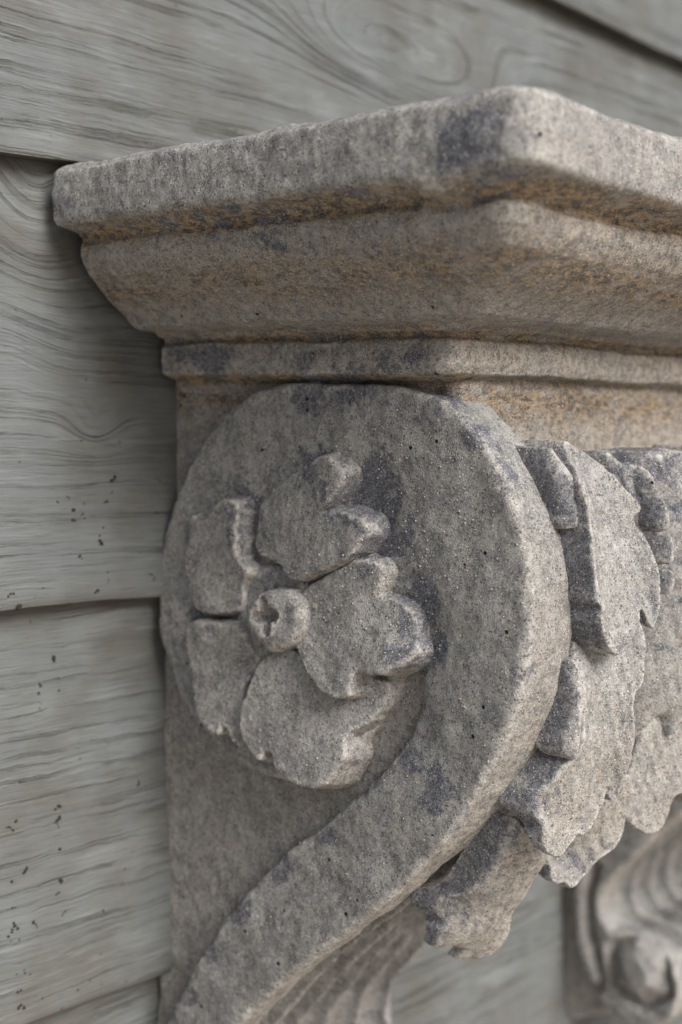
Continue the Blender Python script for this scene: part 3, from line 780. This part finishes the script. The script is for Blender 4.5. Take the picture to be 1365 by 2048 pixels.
def cap_buff(V, N):
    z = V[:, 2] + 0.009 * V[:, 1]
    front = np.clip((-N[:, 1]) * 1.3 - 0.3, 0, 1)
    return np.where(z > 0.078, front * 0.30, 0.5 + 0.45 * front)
PATINA_CAP = []
for px, r, s in (((950, 270), .015, 1), ((1000, 330), .012, .7), ((870, 300), .012, .5), ((150, 410), .006, .9), ((185, 430), .004, .9), ((680, 230), .010, .5), ((1000, 250), .012, .6),
                 ((600, 560), .01, .3), ((700, 500), .016, .45), ((420, 470), .012, .5), ((520, 460), .014, .6), ((1230, 240), .01, .3), ((400, 330), .02, .35), ((250, 470), .005, 1), ((320, 460), .006, 1.2), ((390, 452), .006, 1.3), ((460, 445), .006, 1.1), ((530, 436), .005, .9), ((620, 420), .005, .8), ((720, 400), .006, .8)):
    pat(px, 0.377, r * 1.2, s)
for px, r, s in (((420, 720), .012, .9), ((600, 720), .016, .6), ((820, 710), .014, .6), ((760, 700), .01, .6), ((350, 700), .006, .9)):
    pat(px, 0.434, r * 1.2, s)
for px, r, s in (((1080, 230), .020, .9), ((1080, 320), .014, .9), ((860, 400), .010, .9), ((700, 400), .010, .5), ((760, 385), .010, .6), ((560, 400), .012, .5), ((300, 435), .014, .5),
                 ((200, 450), .008, .6), ((800, 250), .02, .35), ((450, 330), .02, .3), ((150, 350), .006, .6), ((1180, 300), .02, .5), ((640, 590), .010, .2), ((690, 500), .012, .3)):
    PALE_SPOTS.append((onX([px], 0.372)[0], r, s))
stone('cap_moulding', F, (x[0] - OFF[0], y[0], z[0]), HC, corbel, ochre=cap_ochre, buff=cap_buff, rough=1.0, chip=0.8, streak=lambda V: (V[:, 2] > 0.079) * 1.0)

# --- acanthus leaf on the front: height along -Y over the x,z plane
def leaf_piece(name, pts, parent, h=0.0006, k=0.0013, dish=0.0, inner=(), veins=0.0, sides=True, pale=0.12, **kw):
    """pts: (px, py, x, thickness); inner: extra (px, py, x, thickness) surface points"""
    A = np.array(pts, float)
    W = onX(A[:, :2], A[:, 2])
    allp = np.concatenate([A, np.array(inner, float).reshape(-1, 4)])
    WW = onX(allp[:, :2], allp[:, 2])
    f = tps(WW[:, [0, 2]], np.stack([WW[:, 1], allp[:, 3]], 1))
    P = smooth_closed(W[:, [0, 2]], 3)
    lo, hi = P.min(0) - 0.005, P.max(0) + 0.005
    u, v, U, Vv = grid2(lo[0], hi[0], lo[1], hi[1], h)
    d2 = poly_sdf(P, U, Vv)
    P3 = np.stack([U, Vv, U * 0 + 3], -1).reshape(-1, 3)
    d2 = d2 + vnoise(P3, 140).reshape(U.shape) * 0.0003 + vnoise(P3, 420).reshape(U.shape) * 0.00015
    ytop, th = f(U, Vv)
    ins = np.maximum(-d2, 0)
    ytop = ytop + dish * (1 - np.exp(-ins / 0.006)) + 0.0005 * vnoise(P3, 90, 2).reshape(U.shape)
    ytop = ytop + 0.00025 * np.sin((U * 0.93 + Vv * 0.30) * 2 * math.pi / 0.0048 + 2.5 * vnoise(P3, 40, 6).reshape(U.shape)) * np.clip(ins / 0.003 - 0.3, 0, 1)
    if veins: ytop = ytop + veins * np.sin((U * 0.9 + Vv * 0.35) * 2 * math.pi / 0.010) * np.clip(ins / 0.004, 0, 1)
    th = np.clip(th, 0.004, 0.09)
    inm = d2 < 0.004
    ylo, yhi = ytop[inm].min() - 0.003, (ytop + th)[inm].max() + 0.003
    yhi = min(yhi, -0.03)
    y = np.arange(ylo, yhi, h)
    Y3 = y[None, :, None]
    F = smax(d2[:, None, :] + 0 * Y3, smax(ytop[:, None, :] - Y3, Y3 - (ytop + th)[:, None, :], 0.0015), k)
    F[:, -1] = 1; F[:, 0] = 1; F[0] = 1; F[-1] = 1; F[:, :, 0] = 1; F[:, :, -1] = 1
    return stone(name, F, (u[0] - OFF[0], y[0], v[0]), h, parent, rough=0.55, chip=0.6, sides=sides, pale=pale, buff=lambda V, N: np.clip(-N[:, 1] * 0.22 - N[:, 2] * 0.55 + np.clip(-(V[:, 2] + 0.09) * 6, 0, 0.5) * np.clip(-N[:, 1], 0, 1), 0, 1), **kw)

k1 = lambda L: crop(L, 1050, 850, 0.2442)
k2 = lambda L: crop(L, 1000, 1280, 0.2674)
k4 = lambda L: crop(L, 500, 1600, 0.4762)
# dark blue spots in the flutes and on the sides of the lobes
for px, xx, r, s in (((650, 2000), .50, .022, .8), ((740, 1980), .53, .022, .8), ((830, 1960), .55, .03, .9), ((760, 1900), .51, .012, .6), ((600, 2040), .48, .012, .6), ((1085, 930), .452, .010, 1), ((1105, 980), .454, .010, 1), ((1100, 1030), .455, .008, .9), ((1150, 1090), .460, .010, 1.1), ((1155, 1130), .460, .010, 1), ((1170, 1180), .462, .008, .9), ((1180, 1240), .462, .009, 1),
                     ((1145, 1340), .465, .009, 1.1), ((1140, 1390), .465, .009, 1), ((1120, 1440), .462, .009, 1), ((1105, 1480), .46, .007, .8), ((1115, 1520), .46, .008, 1.1), ((1085, 1570), .458, .009, 1.1), ((1065, 1600), .458, .007, 1.1),
                     ((1065, 1670), .458, .009, 1.2), ((1085, 1700), .458, .006, 1.2), ((1010, 1670), .462, .01, 1.2), ((970, 1710), .462, .010, 1.2), ((920, 1755), .462, .009, 1.2), ((870, 1790), .462, .008, 1.2), ((878, 1850), .463, .008, 1.2),
                     ((1180, 960), .48, .012, .5), ((1240, 1000), .485, .01, .6), ((1320, 930), .51, .02, .9), ((1290, 1050), .51, .01, .8), ((1340, 1300), .51, .012, .7), ((1230, 1380), .48, .014, .35), ((1200, 890), .47, .012, .7), ((1150, 880), .47, .01, .8)):
    pat(px, xx, r, s)

leaf_mid = k1([(880, 330, 0.5160, .03), (1000, 345, 0.5210, .03), (1110, 430, 0.5270, .03), (1130, 560, 0.5270, .03), (1210, 590, 0.5280, .03), (1250, 740, 0.5280, .03), (1235, 860, 0.5270, .03), (1285, 960, 0.5280, .03), (1270, 1120, 0.5280, .03),
               (1240, 1190, 0.5270, .03), (1275, 1290, 0.5270, .03), (1250, 1420, 0.5270, .03), (1275, 1560, 0.5280, .03), (1240, 1800, 0.5270, .03), (1300, 2000, 0.5290, .03)])[:1] + \
           [(1300, 905, 0.5210, .03), (1360, 900, 0.5360, .03), (1480, 950, 0.5560, .03), (1500, 1200, 0.5610, .03), (1440, 1330, 0.5540, .03), (1390, 1420, 0.5460, .03), (1356, 1480, 0.5420, .03), (1335, 1440, 0.5390, .03), (1318, 1450, 0.5360, .03), (1290, 1500, 0.5340, .03), (1268, 1535, 0.5330, .025), (1250, 1490, 0.5280, .03), (1262, 1400, 0.5250, .03), (1270, 1300, 0.5240, .03), (1285, 1180, 0.5240, .03), (1275, 1060, 0.5200, .03), (1240, 990, 0.5120, .03), (1210, 930, 0.5060, .03), (1230, 900, 0.5080, .03)]
for px, r in (((1000, 850), .010), ((1060, 860), .012), ((1140, 870), .014), ((1200, 870), .014), ((1280, 850), .02), ((1350, 860), .02), ((1260, 900), .02), ((1330, 920), .02), ((1300, 1000), .016), ((1350, 1050), .02), ((1310, 1150), .016), ((1340, 1250), .018), ((1310, 1350), .014), ((1290, 1450), .010)):
    pat(px, 0.522, r, .9)  # dark blue spots over the leaf top and its middle
leaf = leaf_piece('acanthus_leaf', leaf_mid, corbel, h=0.0009, k=0.006, sides=False, pale=0.0)

def blob(pts, name='midrib_bead'):
    return leaf_piece(name, pts, leaf, k=0.004, h=0.0008)
for L in ([(880, 330), (960, 335), (1060, 370), (1120, 450), (1115, 560), (1020, 570), (930, 500), (880, 430)],
          [(1110, 600), (1180, 600), (1235, 700), (1250, 800), (1235, 865), (1150, 860), (1080, 800), (1070, 690)],
          [(1160, 900), (1250, 890), (1285, 980), (1275, 1100), (1235, 1150), (1150, 1130), (1110, 1040)],
          [(1190, 1210), (1250, 1200), (1275, 1290), (1255, 1390), (1200, 1400), (1150, 1320)],
          ):
    blob(k1([(a, b, .5210 + (a - 1100) * 2e-5, .02) for a, b in L]))

L1 = k1([(340, 130, .468, .03), (450, 180, .473, .03), (600, 280, .480, .03), (730, 375, .486, .025), (850, 520, .490, .02), (960, 655, .494, .015), (962, 705, .494, .014), (908, 750, .491, .015), (930, 830, .492, .014), (1000, 920, .494, .012),
         (1065, 1040, .496, .011), (1110, 1180, .497, .010), (1130, 1350, .498, .009), (1122, 1550, .497, .007), (1085, 1680, .495, .005), (1035, 1640, .493, .006), (975, 1500, .490, .009), (972, 1570, .489, .008), (950, 1650, .487, .008), (910, 1745, .484, .008), (850, 1835, .480, .008),
         (800, 1885, .477, .012), (735, 1860, .473, .018), (672, 1750, .469, .025), (635, 1620, .466, .028), (650, 1500, .466, .028), (600, 1440, .464, .028), (595, 1330, .464, .028), (585, 1150, .463, .028), (572, 980, .463, .028), (545, 830, .462, .028), (500, 560, .461, .028), (400, 330, .462, .03)])
leaf_piece('leaf_lobe', L1, leaf, dish=0.0038, inner=k1([(800, 1100, .479, .02), (850, 1400, .480, .015), (650, 700, .474, .025)]))
L1a = k1([(215, 185, .4575, .03), (255, 190, .459, .03), (300, 265, .4605, .03), (400, 380, .462, .03), (480, 500, .4635, .03), (520, 620, .4645, .026), (545, 755, .465, .022), (525, 805, .4645, .022), (440, 848, .462, .022), (350, 862, .460, .022), (312, 800, .4585, .024), (318, 700, .4585, .026), (300, 560, .4578, .028), (262, 420, .457, .028), (222, 280, .4568, .03)])
leaf_piece('leaf_lobe', L1a, leaf, k=0.003)
L2 = k2([(560, 20, .470, .03), (720, -60, .480, .03), (900, -170, .492, .03), (1040, -170, .502, .02), (1104, -20, .502, .02), (1105, 160, .500, .02), (1082, 350, .497, .02), (1048, 385, .495, .02), (1018, 500, .494, .02), (1030, 700, .496, .02), (1000, 880, .496, .018), (960, 1050, .496, .014), (905, 1165, .495, .010), (850, 1212, .493, .007), (815, 1170, .491, .008), (828, 1085, .491, .012),
         (798, 1170, .490, .010), (785, 1240, .489, .009), (757, 1310, .487, .009), (700, 1420, .483, .008), (640, 1470, .480, .007), (608, 1455, .478, .008), (560, 1530, .475, .008), (485, 1620, .471, .007), (430, 1632, .467, .007), (350, 1590, .462, .008), (325, 1500, .460, .009), (330, 1390, .4595, .012), (262, 1310, .457, .016), (240, 1240, .457, .018),
         (310, 1140, .4585, .02), (380, 1075, .461, .02), (470, 970, .4635, .022), (550, 900, .466, .022), (610, 780, .467, .022), (622, 500, .467, .022), (600, 200, .4675, .025)])
leaf_piece('leaf_lobe', L2, leaf, dish=0.0026, inner=k2([(780, 600, .480, .02), (640, 1150, .474, .014)]))
L2a = k2([(545, 150, .4625, .02), (600, 175, .4645, .02), (626, 280, .466, .02), (634, 450, .467, .02), (632, 620, .467, .02), (618, 790, .4665, .018), (588, 892, .4655, .016), (540, 880, .4635, .016), (500, 830, .462, .016), (500, 740, .4615, .018), (550, 610, .4625, .018), (575, 480, .463, .018), (572, 340, .4625, .018)])
leaf_piece('leaf_lobe', L2a, leaf, k=0.003)
L2c = k2([(350, 1640, 0.4990, .02), (400, 1690, 0.4970, .012), (392, 1780, 0.4970, .008), (440, 1828, 0.4990, .007), (500, 1812, 0.5020, .007), (540, 1862, 0.5040, .006), (590, 1845, 0.5070, .006), (680, 1750, 0.5120, .008), (770, 1640, 0.5170, .010), (850, 1575, 0.5210, .010), (925, 1470, 0.5250, .012), (960, 1380, 0.5270, .014), (1010, 1150, 0.5270, .02), (960, 1000, 0.5210, .03), (800, 1150, 0.5100, .03), (600, 1400, 0.5020, .03)])
leaf_piece('leaf_lobe', L2c, leaf, dish=0.001)
L4 = k2([(960, 1050, 0.5260, .02), (1000, 900, 0.5280, .02), (1090, 680, 0.5320, .02), (1180, 540, 0.5380, .02), (1300, 520, 0.5460, .02), (1450, 560, 0.5590, .02), (1480, 900, 0.5590, .02), (1440, 1120, 0.5540, .02), (1362, 1160, 0.5480, .012), (1310, 1200, 0.5460, .010), (1265, 1330, 0.5440, .008), (1215, 1420, 0.5410, .007), (1140, 1455, 0.5360, .007), (1060, 1432, 0.5310, .008), (970, 1365, 0.5260, .012), (930, 1250, 0.5240, .02)])
leaf_piece('leaf_lobe', L4, leaf)
L3 = k4([(1120, 75, .463, .02), (1150, 110, .466, .02), (1200, 170, .474, .02), (1255, 240, .486, .012), (1220, 300, .488, .012), (1160, 405, .492, .012), (1105, 490, .496, .010), (1092, 560, .498, .008), (1052, 620, .497, .007), (1000, 656, .494, .006), (930, 670, .489, .006), (868, 662, .484, .006), (905, 628, .483, .007), (850, 615, .475, .007), (795, 628, .470, .007), (772, 602, .467, .008),
         (800, 545, .466, .010), (818, 515, .467, .012), (785, 460, .464, .014), (835, 405, .464, .018), (900, 400, .465, .018), (960, 350, .465, .018), (1020, 270, .464, .018), (1075, 170, .463, .018)])
lobe_tip = leaf_piece('leaf_lobe', L3, leaf, dish=-0.001, inner=k4([(1000, 500, .480, .01)]))

# the other half of the leaf mirrors the first about the middle of the block
for o in [c for c in leaf.children if c.name.startswith('leaf_lobe')][1:4]:
    m = o.data.copy()
    co = np.empty(len(m.vertices) * 3, np.float32); m.vertices.foreach_get('co', co)
    co = co.reshape(-1, 3); co[:, 0] = 2 * (XM - OFF[0]) - co[:, 0]
    m.vertices.foreach_set('co', co.ravel()); m.flip_normals(); m.update()
    c = bpy.data.objects.new('leaf_lobe', m); COL.objects.link(c); c.parent = leaf

# --- loose sand grains stuck to the stone
GRAIN = plain('pale_sand', (0.33, 0.31, 0.285), 0.8, 900, 0.55)
def grains(target, n, name, facing, weight, rmin=0.00016, rmax=0.00045, seed=3, src=None):
    R = np.random.default_rng(seed)
    cs, ns = [], []
    for ob in (src or [target]):
        me = ob.data
        co = np.empty(len(me.vertices) * 3, np.float32); me.vertices.foreach_get('co', co); cs.append(co.reshape(-1, 3))
        no = np.empty(len(me.vertices) * 3, np.float32); me.vertices.foreach_get('normal', no); ns.append(no.reshape(-1, 3))
    co, no = np.concatenate(cs), np.concatenate(ns)
    w = np.clip(no @ np.array(facing), 0, 1) ** 2 * weight(co + OFF)
    w = w / w.sum()
    ids = R.choice(len(co), n, p=w)
    ico = np.array([(0, 0, 1), (.894, 0, .447), (.276, .851, .447), (-.724, .526, .447), (-.724, -.526, .447), (.276, -.851, .447),
                    (.724, .526, -.447), (-.276, .851, -.447), (-.894, 0, -.447), (-.276, -.851, -.447), (.724, -.526, -.447), (0, 0, -1)])
    T = np.array([(0, 1, 2), (0, 2, 3), (0, 3, 4), (0, 4, 5), (0, 5, 1), (1, 6, 2), (2, 7, 3), (3, 8, 4), (4, 9, 5), (5, 10, 1),
                  (2, 6, 7), (3, 7, 8), (4, 8, 9), (5, 9, 10), (1, 10, 6), (11, 7, 6), (11, 8, 7), (11, 9, 8), (11, 10, 9), (11, 6, 10)])
    rad = rmin + (rmax - rmin) * R.random(n) ** 2.5
    jit = 1 + 0.5 * (R.random((n, 12, 3)) - 0.5)
    P = co[ids] + no[ids] * (rad * 0.25)[:, None] + (R.random((n, 3)) - 0.5) * 0.001 * (1 - np.abs(np.array(facing)))
    V = (P[:, None] + ico[None] * jit * rad[:, None, None]).reshape(-1, 3)
    Q = (T[None] + 12 * np.arange(n)[:, None, None]).reshape(-1, 3)
    o = link_mesh(name, V, Q, GRAIN, target)
    o['kind'] = 'stuff'
sc_ob = next(c for c in corbel.children if c.name.startswith('scroll'))
flower = onX([(640, 1150)], XF)[0]
def near_flower(c): return 0.15 + np.exp(-(np.linalg.norm(c - flower, axis=1) / 0.05) ** 2) * 1.3 + 0.6 * np.exp(-((np.linalg.norm(c - onX([(900, 950)], XF)[0], axis=1)) / 0.03) ** 2)
grains(sc_ob, 2400, 'sand_grain', (-1, 0, 0), near_flower)
grains(rosette, 800, 'sand_grain', (-1, 0, 0), lambda c: 1 + 0 * c[:, 0] + 2 * (np.abs(c[:, 2] + 0.075) < 0.015), src=list(rosette.children), seed=5)
cap_ob = next(c for c in corbel.children if c.name.startswith('cap_moulding'))
grains(cap_ob, 1500, 'sand_grain', (-0.8, -0.4, -0.4), lambda c: 0.2 + (c[:, 2] < 0.045), seed=6, rmax=0.0003)
grains(leaf, 700, 'sand_grain', (-0.9, -0.4, 0.1), lambda c: 1 + 0 * c[:, 0], src=[leaf] + [o for o in leaf.children], seed=8, rmax=0.0003)

# --- second corbel further along the wall: same casting
def copy_tree(o, parent=None):
    c = o.copy(); COL.objects.link(c); c.parent = parent
    for ch in list(o.children): copy_tree(ch, c)
    return c
second = copy_tree(corbel)
second.location = (0.52 + 0.385, 0.0, 0.0)
second['label'] = 'blurred second stone corbel standing further back on the wall at lower right'
